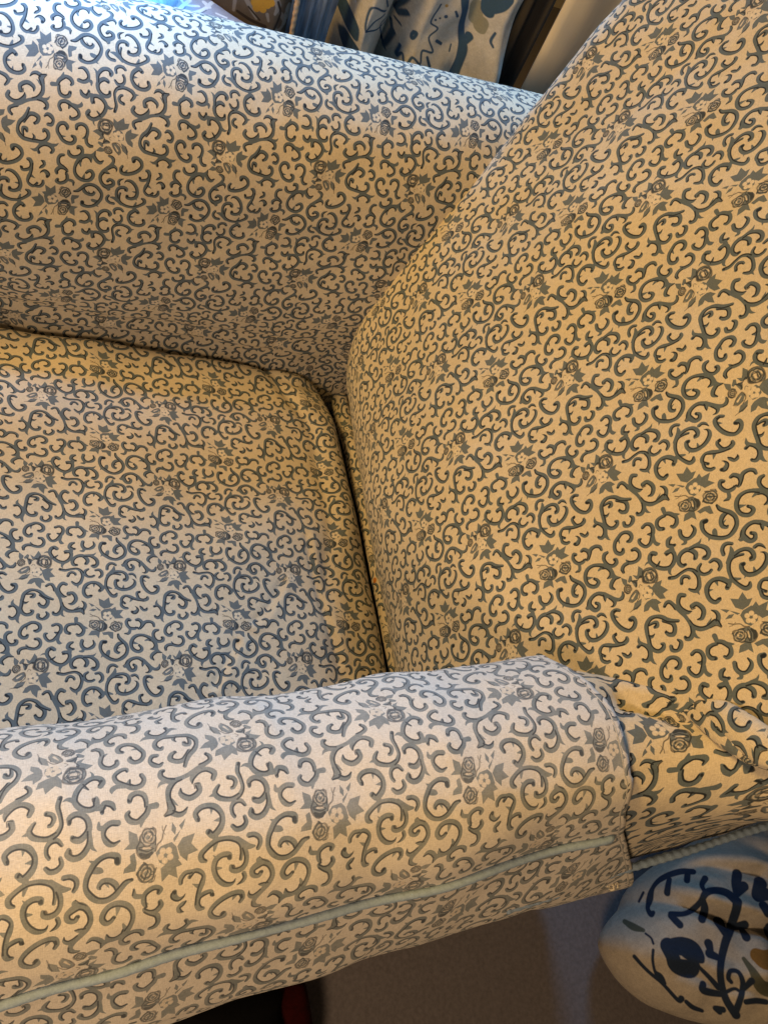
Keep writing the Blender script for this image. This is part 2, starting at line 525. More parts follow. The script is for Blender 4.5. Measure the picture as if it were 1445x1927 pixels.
def cloth(name, ground, mid, dark, pale, stain=None, wear=0.0):
    m, nt, b = nodes(name)
    tc = nt.nodes.new('ShaderNodeTexCoord')
    t = nt.nodes.new('ShaderNodeTexImage'); t.image = IMG; t.interpolation = 'Cubic'
    nt.links.new(tc.outputs['UV'], t.inputs[0])
    s = nt.nodes.new('ShaderNodeSeparateColor'); nt.links.new(t.outputs[0], s.inputs[0])
    wr = ramp(nt, noise(nt, tc.outputs['Object'], 60, 5, .7), .35, .75, 1, 1 - wear)
    def worn(o):
        k = nt.nodes.new('ShaderNodeMath'); k.operation = 'MULTIPLY'; nt.links.new(o, k.inputs[0]); nt.links.new(wr, k.inputs[1]); return k.outputs[0]
    c = mix(nt, s.outputs[2], ground, pale)
    c = mix(nt, worn(s.outputs[0]), c, mid)
    c = mix(nt, worn(s.outputs[1]), c, dark)
    if stain:
        geo = nt.nodes.new('ShaderNodeNewGeometry')
        d = nt.nodes.new('ShaderNodeVectorMath'); d.operation = 'DISTANCE'; nt.links.new(geo.outputs['Position'], d.inputs[0]); d.inputs[1].default_value = stain[0]
        c = mix(nt, ramp(nt, d.outputs['Value'], stain[1] * .75, stain[1], .9, 0), c, (.50, .17, .012))
    c = weave(nt, b, tc.outputs['UV'], tc.outputs['Object'], c, 1.0)
    nt.links.new(c, b.inputs['Base Color'])
    b.inputs['Roughness'].default_value = .88; b.inputs['Specular IOR Level'].default_value = .18
    b.inputs['Sheen Weight'].default_value = .12; b.inputs['Sheen Roughness'].default_value = .5
    return m
def motif_cloth(name, key, ground, c0, c1, c2, rough=.9, bump=.3):
    m, nt, b = nodes(name)
    im = motif_image(key, *MREG[key])
    tc = nt.nodes.new('ShaderNodeTexCoord')
    t = nt.nodes.new('ShaderNodeTexImage'); t.image = im; t.interpolation = 'Cubic'; nt.links.new(tc.outputs['UV'], t.inputs[0])
    s = nt.nodes.new('ShaderNodeSeparateColor'); nt.links.new(t.outputs[0], s.inputs[0])
    sil = noise(nt, tc.outputs['Object'], 90, 3)
    g = mix(nt, ramp(nt, sil, .3, .7), ground, tuple(x * .82 for x in ground))
    c = mix(nt, s.outputs[1], g, c1); c = mix(nt, s.outputs[2], c, c2)
    c = mix(nt, s.outputs[0], c, c0)
    c = weave(nt, b, tc.outputs['UV'], tc.outputs['Object'], c, 2.2, bump)
    nt.links.new(c, b.inputs['Base Color']); b.inputs['Roughness'].default_value = rough
    b.inputs['Specular IOR Level'].default_value = .15
    return m
def plain(name, col, rough=.85, scale=60, amt=.25, bump=.3, stretch=(1, 1, 1), sheen=0.):
    m, nt, b = nodes(name)
    tc = nt.nodes.new('ShaderNodeTexCoord'); v = scaled(nt, tc.outputs['Object'], stretch)
    n = noise(nt, v, scale, 5, .65)
    c = mix(nt, ramp(nt, n, .3, .7), tuple(x * (1 - amt) for x in col), tuple(min(1, x * (1 + amt)) for x in col))
    nt.links.new(c, b.inputs['Base Color']); b.inputs['Roughness'].default_value = rough; b.inputs['Specular IOR Level'].default_value = .2
    b.inputs['Sheen Weight'].default_value = sheen
    bp = nt.nodes.new('ShaderNodeBump'); bp.inputs['Strength'].default_value = bump; bp.inputs['Distance'].default_value = .003
    nt.links.new(n, bp.inputs['Height']); nt.links.new(bp.outputs[0], b.inputs['Normal'])
    return m

GROUND, MID, DARK, PALE = (.64, .575, .47), (.112, .148, .186), (.012, .018, .030), (.70, .63, .52)
STAIN = (-.0195, -.0668, -.007)
M_UPH = cloth('printed_upholstery', GROUND, MID, DARK, PALE)
M_TUCK = cloth('printed_upholstery_stained', GROUND, MID, DARK, PALE, stain=(STAIN, .0042))
M_COVER = cloth('printed_cover_faded', (.75, .715, .68), (.205, .245, .28), (.06, .072, .095), (.74, .68, .61), wear=.25)
M_CORD = plain('blue_grey_cord', (.31, .42, .58), .85, 500, .10, .25)
M_THREAD = plain('cream_thread', (.85, .78, .62), .8, 300, .1, .2)

# ------------------------------------------------------------------ mesh helpers
def wav(x, y, f, n=10, seed=1):
    """smooth random height, about -1..1, feature size 1/f"""
    r = np.random.default_rng(seed); s = 0
    for i in range(n):
        a = r.uniform(0, 6.283); k = f * r.uniform(.5, 1.6) * 6.283
        s = s + np.sin(k * (np.cos(a) * x + np.sin(a) * y) + r.uniform(0, 6.283))
    return s / math.sqrt(n)
def normals(P):
    du = np.gradient(P, axis=0); dv = np.gradient(P, axis=1)
    n = np.cross(du, dv); return n / (np.linalg.norm(n, axis=2, keepdims=True) + 1e-12)
def link(name, V, F, UV, mat, parent, smooth=True):
    me = bpy.data.meshes.new(name); me.from_pydata([tuple(v) for v in V], [], F)
    if UV is not None:
        lay = me.uv_layers.new(name='UVMap')
        idx = np.zeros(len(me.loops), np.int32); me.loops.foreach_get('vertex_index', idx)
        lay.data.foreach_set('uv', np.asarray(UV, np.float32)[idx].ravel())
    me.polygons.foreach_set('use_smooth', [smooth] * len(me.polygons))
    me.materials.append(mat); me.update()
    o = bpy.data.objects.new(name, me); COL.objects.link(o)
    if parent is not None: put(o, parent)
    return o
def put(o, parent):
    o.parent = parent
    p = parent; off = Vector((0, 0, 0))
    while p is not None: off += p.location; p = p.parent
    o.location = -off
def quads(n, m, flip=False, wrap=False):
    F = []
    for i in range(n - 1):
        for j in range(m - 1 if not wrap else m):
            k = (j + 1) % m
            q = (i * m + j, i * m + k, (i + 1) * m + k, (i + 1) * m + j)
            F.append(q[::-1] if flip else q)
    return F
def grid(name, P, UV, mat, parent, flip=False, caps=False):
    n, m, _ = P.shape
    F = quads(n, m, flip)
    if caps:
        F.append(tuple(range(m - 1)) if flip else tuple(range(m - 2, -1, -1)))
        b = (n - 1) * m
        F.append(tuple(b + j for j in range(m - 2, -1, -1)) if flip else tuple(b + j for j in range(m - 1)))
    return link(name, P.reshape(-1, 3), F, UV.reshape(-1, 2), mat, parent)
def solid_grid(name, P, UV, mat, parent, thick, flip=False):
    """a sheet of cloth with a real second side and edge"""
    n, m, _ = P.shape; N = normals(P) * (-1 if flip else 1)
    Q = P - N * thick
    V = np.vstack([P.reshape(-1, 3), Q.reshape(-1, 3)]); U = np.vstack([UV.reshape(-1, 2)] * 2)
    F = quads(n, m, flip); o = n * m
    F += [tuple(i + o for i in f[::-1]) for f in quads(n, m, flip)]
    rim = [(0, j) for j in range(m)] + [(i, m - 1) for i in range(1, n)] + [(n - 1, j) for j in range(m - 2, -1, -1)] + [(i, 0) for i in range(n - 2, 0, -1)]
    ids = [i * m + j for i, j in rim]
    for a, b in zip(ids, ids[1:] + ids[:1]):
        F.append((b, a, a + o, b + o) if not flip else (a, b, b + o, a + o))
    return link(name, V, F, U, mat, parent)
def resample(p, n):
    p = np.asarray(p, float); s = np.r_[0, np.cumsum(np.linalg.norm(np.diff(p, axis=0), axis=1))]
    t = np.linspace(0, s[-1], n)
    return np.stack([np.interp(t, s, p[:, k]) for k in range(p.shape[1])], 1), t
def smooth_path(p, n, sub=12):
    return resample(catmull(p, sub), n)
def cord(name, path, r, mat, parent, nr=10, twist=0., taper=(1, 1)):
    """round cord along a 3D path, with small lays of the thread"""
    P = np.asarray(path, float); n = len(P)
    T = np.gradient(P, axis=0); T /= np.linalg.norm(T, axis=1, keepdims=True) + 1e-12
    up = np.array([0, 0, 1.]); A = np.cross(T, up); A /= np.linalg.norm(A, axis=1, keepdims=True) + 1e-9; B = np.cross(A, T)
    s = np.linspace(0, 1, n); R = r * np.ones(n)
    R *= np.clip(np.minimum(s / .008 * (1 - taper[0]) + taper[0], (1 - s) / .008 * (1 - taper[1]) + taper[1]), .05, 1)
    L = np.r_[0, np.cumsum(np.linalg.norm(np.diff(P, axis=0), axis=1))]
    th = np.linspace(0, 2 * np.pi, nr, endpoint=False)
    bump = 1 + twist * np.sin(L[:, None] / (r * .42) + th[None, :] * 1) + .05 * wav(L[:, None] * 14, th[None, :] * .1, 1, 6, 3)
    V = P[:, None] + (A[:, None] * np.cos(th)[None, :, None] + B[:, None] * np.sin(th)[None, :, None]) * (R[:, None] * bump)[..., None]
    F = quads(n, nr, False, True) + [tuple(range(nr - 1, -1, -1)), tuple((n - 1) * nr + j for j in range(nr))]
    return link(name, V.reshape(-1, 3), F, np.stack([np.repeat(L, nr), np.tile(th, n)], 1), mat, parent)
def empty(name, loc, label, cat, group=None):
    o = bpy.data.objects.new(name, None); COL.objects.link(o); o.location = loc; o.empty_display_size = .1
    tag(o, label, cat, group); return o
def tag(o, label, cat, group=None, kind=None):
    if label: o['label'] = label
    if cat: o['category'] = cat
    if group: o['group'] = group
    if kind: o['kind'] = kind
    return o
def groove(x, y, line, depth, w, lip=0.):
    """depth of a crease pressed along a polyline"""
    q = catmull(np.asarray(line, float), 6); best = np.full(x.shape, 9.); sgn = np.zeros(x.shape)
    for (x0, y0), (x1, y1) in zip(q[:-1], q[1:]):
        dx, dy = x1 - x0, y1 - y0; t = np.clip(((x - x0) * dx + (y - y0) * dy) / (dx * dx + dy * dy + 1e-12), 0, 1)
        d = np.hypot(x - x0 - t * dx, y - y0 - t * dy); k = d < best
        sgn = np.where(k, np.sign(dx * (y - y0) - dy * (x - x0)), sgn); best = np.where(k, d, best)
    return -depth * np.exp(-(best / w) ** 2) + lip * np.exp(-((best - 2.2 * w) / (1.4 * w)) ** 2) * (sgn > 0)
def smst(x, a, b):
    t = np.clip((x - a) / (b - a), 0, 1); return t * t * (3 - 2 * t)
HT, VT = .1364, .11          # repeat of the print across and along
def uv(s, t): return np.stack([s, 1 - t], -1)

FLOOR = -.42
# ------------------------------------------------------------------ setting: floor and wall
M_FLOOR = plain('brown_carpet', (.24, .222, .24), .95, 160, .18, .35, sheen=.1)
n = 60
xs, ys = np.meshgrid(np.linspace(-3.5, 3.5, n), np.linspace(-3.5, 3.5, n), indexing='ij')
P = np.stack([xs, ys, np.full_like(xs, FLOOR)], -1)
tag(grid('floor', P, P[..., :2], M_FLOOR, None), None, None, kind='structure')
M_WALL = plain('cream_wall', (.84, .77, .65), .8, 5, .06, .05, stretch=(9, 9, .35))

# ------------------------------------------------------------------ armchair
chair = empty('armchair', (0, 0, FLOOR), 'cream armchair upholstered in blue grey scroll and rose print', 'armchair')

# seat cushion: sloping top with soft rolled edges, valley in front of the back
def roll(u, R):
    a = np.clip(u / R, 0, np.pi / 2)
    return np.where(u < 0, u, R * np.sin(a)), np.where(u < 0, 0, R * (1 - np.cos(a)) + np.maximum(u - R * np.pi / 2, 0))
nu, nv = 330, 230
U = np.linspace(-.93, .04 + .12, nu); Vv = np.linspace(-.40, .37, nv)
u, v = np.meshgrid(U, Vv, indexing='ij')
XR, RX = -.056, .034          # rear edge starts to roll here
xo, dz1 = roll(u - XR, RX); x = XR + xo
YF, RY = .244, .022
yo, dzf = roll(v - YF, RY); YN = -.25
yn, dzn = roll(YN - v, RY)
y = np.where(v > 0, YF + yo, YN - yn); dz = np.where(v > 0, dzf, dzn)
# cushion corner is rounded in plan
cx_ = np.clip((x + .075) / .06, 0, 1); cy_ = np.clip((y - .185) / .075, 0, 1)
z = -.1408 * x + .007 * y - np.maximum(dz1, dz) - .35 * np.minimum(dz1, dz) - .046 * (cx_ * cy_) ** 1.3
z += .010 * (1 - ((y + .015) / .27) ** 2) * (dz < .03) - .010 * .6
flat = np.exp(-(np.maximum(dz1, dz) / .02) ** 2)
z += flat * (.0036 * wav(x, y, 5, 8, 5) + .0008 * wav(x, y, 16, 10, 6))
z += groove(x, y, [(-.124, .262), (-.096, .207), (-.072, .155), (-.071, .093), (-.074, -.003), (-.09, -.06), (-.10, -.12), (-.092, -.19)], .005, .010, .002)
z += groove(x, y, [(-.109, -.012), (-.107, -.07), (-.101, -.118), (-.092, -.174)], .0042, .0035, .003)
z += groove(x, y, [(-.150, -.075), (-.174, -.11), (-.19, -.123)], .004, .004, .003)
z += groove(x, y, [(-.214, -.149), (-.231, -.175), (-.242, -.192)], .003, .004, .0025)
z += groove(x, y, [(-.118, .255), (-.085, .235), (-.05, .235)], .004, .006)
P = np.stack([x, y, z], -1)
S0 = (0.99784027057838, -0.029018636541856352, -0.010777400599329565, 0.32549181522390136)
grid('seat_cushion', P, uv((u * S0[0] + v * S0[1]) / HT + S0[2], (-v * S0[0] + u * S0[1]) / VT + S0[3]), M_UPH, chair)

# the tucked strip of cover between cushion and back
pth, _ = smooth_path([(.010, .30, -.055), (.008, .20, -.045), (.004, .12, -.030), (-.002, .05, -.014), (-.006, -.02, -.006), (-.008, -.08, -.003), (-.009, -.15, -.004), (-.008, -.26, -.008)], 120)
th = np.linspace(-.2, np.pi + .6, 20); R = .016
P = np.stack([pth[:, None, 0] - R * np.cos(th)[None] * .8, np.repeat(pth[:, 1:2], 20, 1), pth[:, None, 2] + R * np.sin(th)[None] - R * .6], -1)
P[..., 2] += .0012 * wav(P[..., 1], th[None] * .02, 14, 8, 3)
T0 = (.35, .2)
grid('seat_tuck', P, uv((th[None] * R + 0 * pth[:, :1]) / HT + T0[0], -P[..., 1] / VT + T0[1]), M_TUCK, chair)

# backrest: reclined slab, rounded under at the seat and round at both sides
prof, tp = smooth_path([(.13, -.10), (.075, -.075), (.025, -.045), (-.002, .000), (-.021, .050), (-.029, .105), (-.018, .175), (.010, .262), (.0586, .360), (.110, .467), (.165, .581), (.225, .700), (.265, .765), (.32, .80), (.39, .80), (.45, .76)], 250)
tan = np.gradient(prof, axis=0); tan /= np.linalg.norm(tan, axis=1)[:, None]
nrm = np.stack([-tan[:, 1], tan[:, 0]], 1)          # outward (towards the sitter)
NB = 190; RB = .06
yf = np.interp(prof[:, 1], [0, .1, .2, .3, .36, .43, .54, .8], [.285, .285, .285, .305, .325, .345, .375, .40])
yn_ = -np.interp(prof[:, 1], [0, .2, .33, .37, .43, .54, .8], [.33, .34, .36, .38, .41, .43, .44])
P = np.zeros((250, NB, 3)); SA = np.zeros((250, NB))
for i in range(250):
    f_, n_ = yf[i] - RB, yn_[i] + RB
    q = np.linspace(n_ - RB * 1.5 * np.pi / 2 - .0, f_ + RB * 1.5 * np.pi / 2, NB)
    o1 = np.where(q > f_, RB * np.sin(np.clip((q - f_) / RB, 0, np.pi)), 0); d1 = np.where(q > f_, RB * (1 - np.cos(np.clip((q - f_) / RB, 0, np.pi))), 0)
    o2 = np.where(q < n_, RB * np.sin(np.clip((n_ - q) / RB, 0, np.pi)), 0); d2 = np.where(q < n_, RB * (1 - np.cos(np.clip((n_ - q) / RB, 0, np.pi))), 0)
    yy = np.clip(q, n_, f_) + o1 - o2; dep = d1 + d2
    crown = .012 * (1 - ((yy + .01) / .38) ** 2)
    P[i, :, 0] = prof[i, 0] + nrm[i, 0] * (crown - dep) + .05 * yy
    P[i, :, 1] = yy
    P[i, :, 2] = prof[i, 1] + nrm[i, 1] * (crown - dep)
    SA[i] = q
N = normals(P)
tt = np.repeat(tp[:, None], NB, 1)
P += N * (.0018 * wav(tt, SA, 4, 8, 11) + .0007 * wav(tt, SA, 14, 8, 12))[..., None] * -1
B0 = (1.021212849743988, 0.016105056197809553, -0.05078916115881022, -0.3224999352229854)
tq = tt - np.interp(.36, prof[:120, 1], tp[:120])
back = grid('backrest', P, uv((tq * B0[0] + SA * B0[1]) / HT + B0[2], (-SA * B0[0] + tq * B0[1]) / VT + B0[3]), M_UPH, chair)

# arms: padded section carried from the front to the back of the chair
NS, NX = 170, 380
def arm(sec, xs, mods):
    s2, t2 = smooth_path(sec, NS)
    P = np.zeros((len(xs), NS, 3)); T = np.repeat(t2[None], len(xs), 0)
    P[..., 0] = xs[:, None]; P[..., 1] = s2[None, :, 0]; P[..., 2] = s2[None, :, 1]
    mods(P, T)
    D = np.linalg.norm(np.diff(P, axis=1), axis=2); T = np.concatenate([np.zeros((len(xs), 1)), np.cumsum(D, 1)], 1)
    jt = int(np.argmax(s2[:, 1])); T = T - T[:, jt:jt + 1] + t2[jt]
    return P, T
xs = np.linspace(-.92, .34, NX)
SEC_F = [(.46, -.30), (.30, -.30), (.268, -.24), (.266, -.06), (.271, .000), (.267, .028), (.257, .060), (.249, .10), (.246, .15), (.250, .23), (.258, .29), (.279, .337), (.310, .368), (.350, .385), (.392, .386), (.430, .370), (.456, .335), (.468, .28), (.470, .10), (.470, -.30), (.46, -.30)]
def mod_far(P, T):
    X, Y, Z = P[..., 0], P[..., 1], P[..., 2]
    P[..., 2] += -.1408 * np.minimum(X, 0) * smst(.30 - Z, 0, .16) * (Y < .30) * smst(Z, -.30, -.05)
    inner = smst(.42 - Y, 0, .05)
    h = .0034 * wav(X, T, 4, 8, 21) + .0009 * wav(X, T, 13, 8, 22)
    # pulled and gathered at the corner by the back
    k = np.exp(-((X - .02) / .05) ** 2 - ((Z - .05) / .06) ** 2)
    h = h + k * .004 * np.sin((X * 1.4 - Z) * 260 + 3 * wav(X, Z, 6, 4, 4)) - .022 * np.exp(-((X - .010) / .028) ** 2 - ((Z - .03) / .04) ** 2)
    # slack fold low on the inner face
    h = h + groove(X, Z, [(-.50, .085), (-.36, .068), (-.24, .060), (-.13, .058), (-.05, .045)], .004, .006, .004) * (Y < .3)
    P += normals(P) * (h * inner)[..., None] * -1
P, T = arm(SEC_F, xs, mod_far)
F0 = (1.0255252627787745, -0.001683823933768397, -0.04756625160419867, 0.05099803298569817)

grid('arm', P, uv((T * F0[0] + P[..., 0] * F0[1]) / HT + F0[2], (P[..., 0] * F0[0] - T * F0[1]) / VT + F0[3]), M_UPH, chair, flip=True, caps=True)

SEC_N = [(-.44, -.30), (-.30, -.30), (-.290, -.24), (-.284, -.06), (-.279, .02), (-.274, .10), (-.270, .18), (-.270, .235), (-.277, .272), (-.298, .303), (-.330, .322), (-.362, .323), (-.390, .308), (-.408, .285), (-.419, .257), (-.431, .232), (-.440, .208), (-.444, .19), (-.437, .17), (-.434, .0), (-.434, -.30), (-.44, -.30)]
def lift(X): return .09 * (X + .15)
def mod_near(P, T):
    X, Y, Z = P[..., 0].copy(), P[..., 1].copy(), P[..., 2].copy()
    top = smst(Z, .05, .27)
    P[..., 1] += .026 * (np.minimum(X, .10) + .27) * smst(-.36 - Y, 0, .06)
    P[..., 2] += lift(X) * top + .15 * smst(X, .0, .17) * smst(Z, .20, .315)
    P[..., 1] += -.030 * smst(X, -.02, .17) * smst(Z, .21, .28)
    h = .0016 * wav(X, T, 5, 8, 31) + .0007 * wav(X, T, 15, 8, 32)
    k = np.exp(-((X - .10) / .07) ** 2) * smst(Z, .20, .29)
    h = h + k * smst(Y, -.41, -.36) * (.0012 * np.sin((X * .8 + Y * 1.3) * 120 + 2 * wav(X, Y, 8, 5, 33)))
    h = h + groove(X, Y + .03 * smst(X, -.02, .17), [(.015, -.318), (.05, -.338), (.085, -.362), (.12, -.385), (.17, -.41)], .014, .0065, .004) * smst(Z, .22, .28)
    P += normals(P) * h[..., None] * -1
P, T = arm(SEC_N, xs, mod_near)
tn = T[0, int(np.argmax(smooth_path(SEC_N, NS)[0][:, 1]))]; T = np.where(T > tn + .03, tn + .03 + (T - tn - .03) * .66, T)   # cloth pulled tight down the outer side
N0 = (-1.0, 0.0, 0.44951853588626034, 0.20274570631711225)
near = grid('arm', P, uv((T * N0[0] + P[..., 0] * N0[1]) / HT + N0[2], (-P[..., 0] * N0[0] + T * N0[1]) / VT + N0[3]), M_UPH, chair, caps=True)
near['label'] = 'near arm with grey cord along its outer edge'
xw = np.linspace(-.06, .34, 300)
cord('piping', np.stack([xw, -.4515 + .026 * (np.minimum(xw, .10) + .27) + .03 * (xw - .05) + .0006 * np.sin(xw * 40), .198 + lift(xw) + .001 * np.sin(xw * 17)], 1), .0034, M_CORD, near, 10, .10)

# folds of cloth gathered where the near arm runs into the back
for k, (pts, r0) in enumerate([([(0.0161, -0.2849, 0.312), (0.0313, -0.2979, 0.325), (0.0445, -0.3126, 0.345), (0.0522, -0.3373, 0.372), (0.0519, -0.3663, 0.4), (0.0534, -0.3963, 0.425)],0.01),([(0.0262, -0.2993, 0.32), (0.0433, -0.3155, 0.338), (0.0501, -0.3379, 0.362), (0.0501, -0.3685, 0.39), (0.0561, -0.3937, 0.41)],0.008)]):
    pth, tpth = smooth_path(pts, 90)
    th = np.linspace(0, 2 * np.pi, 19)
    Rr = r0 * np.clip(np.minimum(np.linspace(.12, 2.2, 90), np.linspace(5, .6, 90)), .12, 1) * (1 + .12 * np.sin(np.linspace(0, 9, 90) + k))
    Tn = np.gradient(pth, axis=0); Tn /= np.linalg.norm(Tn, axis=1)[:, None]
    nb = np.array([-.75, -.30, .59]); pth = pth - nb * .003; A = np.cross(Tn, nb); A /= np.linalg.norm(A, axis=1)[:, None]; Bn = np.cross(A, Tn)
    P = pth[:, None] + A[:, None] * (np.cos(th)[None] * Rr[:, None])[..., None] * 1.2 + Bn[:, None] * (np.sin(th)[None] * Rr[:, None])[..., None] * .7
    grid('fabric_fold', P, uv((th[None] * r0 + 0 * tpth[:, None]) / HT + .2 + .3 * k, (tpth[:, None] + 0 * th[None]) / VT + .4 * k), M_UPH, chair)

# base, feet (below the picture's edge, so the chair stands)
M_WOOD = plain('dark_wood', (.09, .045, .022), .5, 30, .3, .1, stretch=(1, 1, 8))
def box(name, c, s, mat, parent, bev=.008):
    import bmesh
    bm = bmesh.new(); bmesh.ops.create_cube(bm, size=1); bmesh.ops.scale(bm, vec=s, verts=bm.verts)
    bmesh.ops.bevel(bm, geom=list(bm.edges), offset=bev, segments=3, affect='EDGES', profile=.5)
    bmesh.ops.translate(bm, vec=c, verts=bm.verts)
    me = bpy.data.meshes.new(name); bm.to_mesh(me); bm.free(); me.materials.append(mat)
    me.polygons.foreach_set('use_smooth', [True] * len(me.polygons))
    o = bpy.data.objects.new(name, me); COL.objects.link(o)
    if parent is not None: put(o, parent)
    return o
box('base', (-.33, .01, -.24), (1.06, .60, .13), M_UPH, chair)
for fx, fy in ((-.84, .38), (-.84, -.36), (.20, .38), (.20, -.36)):
    box('foot', (fx, fy, -.36), (.05, .05, .119), M_WOOD, chair)

# ------------------------------------------------------------------ loose cover over the near arm
cover = empty('arm_cover', (-.4, -.36, .30), 'faded loose cover with blue grey cord laid over the near chair arm', 'arm cover')
SEC_C = [(-.2735, .03), (-.2685, .10), (-.2640, .18), (-.2635, .235), (-.2705, .275), (-.294, .308), (-.328, .328), (-.363, .329), (-.393, .314), (-.411, .292), (-.420, .270), (-.433, .243), (-.446, .218), (-.457, .190), (-.463, .158), (-.466, .118)]
NC = 170
s2, t2 = smooth_path(SEC_C, NC)
end = -.001 + .0015 * np.sin(np.linspace(0, 9, NC)) - .020 * smst(s2[:, 0], -.33, -.275) * smst(s2[:, 1], .2, .3) + np.interp(s2[:, 1], [.10, .15, .20, .24, .27, .30], [.132, .096, .063, .035, .015, .002]) * (s2[:, 0] < -.38) + np.interp(s2[:, 1], [0, .25, .33], [.03, .012, 0]) * (s2[:, 0] > -.31)
uu = np.linspace(0, 1, 300)
X = -.90 + uu[:, None] * (end[None] + .90)
P = np.zeros((300, NC, 3)); P[..., 0] = X; P[..., 1] = s2[None, :, 0]; P[..., 2] = s2[None, :, 1]
T = np.repeat(t2[None], 300, 0)
OUT = smst(-.36 - P[..., 1], 0, .06)
P[..., 2] += lift(X) * smst(P[..., 2], .05, .27)
P[..., 1] += .026 * (X + .27) * OUT
low = smst(.27 - P[..., 2], 0, .12) * (P[..., 1] < -.38)
h = .0014 * wav(X, T, 6, 8, 41) + .0006 * wav(X, T, 17, 8, 42) + low * (.0015 * wav(X, T * .25, 9, 6, 43))
for gx, a in ((-.245, .0012), (-.375, .0010), (-.13, .0011), (-.07, .0008)):
    h = h + a * np.exp(-((X - gx - .25 * (T - .35) + .006 * np.sin(T * 40)) / .009) ** 2) * smst(T, .22, .27) * smst(.37 - T, 0, .04)
P += normals(P) * -h[..., None]
P[..., 2] += .002 * np.sin(X * 23) * smst(.14 - P[..., 2], 0, .05) * (P[..., 1] < -.38)
D = np.linalg.norm(np.diff(P, axis=1), axis=2); T = np.concatenate([np.zeros((300, 1)), np.cumsum(D, 1)], 1)
jt = int(np.argmax(s2[:, 1])); T = T - T[:, jt:jt + 1] + t2[jt]
tn = T[0, j_ := int(np.argmin(np.abs(s2[:, 1] - .268) + 9 * (s2[:, 0] > -.40)))]; T = np.where(T > tn, tn + (T - tn) * .72, T)
C0 = (1.0453363494163845, 0.034266508065185136, -0.2495672075907199, 0.1983873465756693)
solid_grid('cloth', P, uv((T * C0[0] + X * C0[1]) / HT + C0[2], (-X * C0[0] + T * C0[1]) / VT + C0[3]), M_COVER, cover, .0016, flip=False)
# cord sewn along the outer edge, tucked into the hem at its end
j = int(np.argmin(np.abs(s2[:, 1] - .270) + 9 * (s2[:, 0] > -.40)))
pc = P[:298, j] + np.array([0, -.0028, .0022]); pc, _ = resample(pc, 700)
pc[-8:, 1] += np.linspace(0, .003, 8); pc[-8:, 2] -= np.linspace(0, .003, 8)
cord('piping', pc, (.0033), M_CORD, cover, 12, .03, (1, .3))
# turned edge at the end of the cover
pe = P[297, :, :] + np.array([.0008, 0, .0])
pe = pe + (normals(P)[297] * -.0006)
cord('hem', resample(pe, 260)[0], .0013, M_COVER, cover, 8, .0)
# frayed threads at the lower outer corner
fr = np.array([0.0531, -0.4516, 0.189])
for k in range(16):
    b = fr + np.array([rng.uniform(-.009, .009), rng.uniform(-.002, .001), rng.uniform(-.012, .010)])
    d = np.array([rng.uniform(-.6, .9), rng.uniform(-.5, -.1), rng.uniform(-.8, 1)]) * rng.uniform(.005, .011)
    q = [b, b + d * .5 + rng.uniform(-.002, .002, 3), b + d]
    cord('frayed_thread', smooth_path(q, 8)[0], rng.uniform(.0006, .0011), M_THREAD, cover, 5)

# ------------------------------------------------------------------ behind the chair: curtain, wall, cushions, throw
M_CREWEL = motif_cloth('crewel_linen', 'C', (.56, .54, .50), (.04, .085, .16), (.25, .25, .20), (.40, .25, .08))
cu, cz = np.meshgrid(np.linspace(0, 1, 260), np.linspace(0, 1, 160), indexing='ij')
zc = FLOOR + .01 + cz * (.85)
fold = np.interp(cu, [0, .10, .135, .16, .24, .33, .385, .41, .44, .50, .62, .76, .88, .95, 1], [.11, .10, .03, .004, .012, .035, .075, .085, .035, .012, .016, .010, -.024, -.012, .05])
fold = np.apply_along_axis(lambda q: np.convolve(np.pad(q, 5, 'edge'), np.ones(11) / 11, 'valid'), 0, fold)
xx = -.035 + cu * .255 + .16 * (.33 - zc) * .0
xx = xx + np.interp(cu, [.3, .405, .5], [0, 1, 0]) * .06 * (zc - .30)
yy = .62 + fold * 1.2 + .006 * wav(xx, zc, 7, 8, 51) + .004 * wav(xx, zc, 18, 8, 52)
bul = np.exp(-((cu - .9) / .12) ** 2 - ((zc - .285) / .045) ** 2); yy -= .018 * bul; xx += .012 * bul
P = np.stack([xx, yy, zc], -1)
r = MREG['C']
o = solid_grid('crewel_curtain', P, np.stack([(xx - r[0]) / r[2], (zc - r[1]) / r[3]], -1), M_CREWEL, None, .003)
tag(o, 'linen curtain with blue embroidered flowers hanging beyond the far arm', 'curtain')

M_DARK = plain('brown_curtain', (.062, .055, .048), .9, 8, .25, .05, stretch=(12, 12, .3))
xd, zd = np.meshgrid(np.linspace(.10, .335, 160), np.linspace(FLOOR, .47, 60), indexing='ij')
yd = .735 + .010 * np.sin(xd * 190) + .006 * np.sin(xd * 83 + zd * 2)
o = solid_grid('brown_curtain', np.stack([xd, yd, zd], -1), np.stack([xd, zd], -1), M_DARK, None, .003)
tag(o, 'dark brown pleated curtain strip between embroidered curtain and cream panel', 'curtain')
P = np.zeros((80, 40, 3)); a, b = np.meshgrid(np.linspace(.335, 1.6, 80), np.linspace(FLOOR, .58, 40), indexing='ij')
P[..., 0] = a; P[..., 1] = .715 + .004 * np.sin(a * 31) + .003 * np.sin(a * 77 + 1); P[..., 2] = b
o = solid_grid('cream_curtain', P, np.stack([a, b], -1), M_WALL, None, .004)
tag(o, 'plain cream hanging panel behind the chair back', 'curtain')
o = grid('wall', np.stack([np.repeat(np.linspace(-3, 3, 30)[:, None], 20, 1), np.full((30, 20), 2.6), np.repeat(np.linspace(FLOOR, 2.2, 20)[None], 30, 0)], -1), np.zeros((30, 20, 2)), M_WALL, None)
tag(o, None, None, kind='structure')

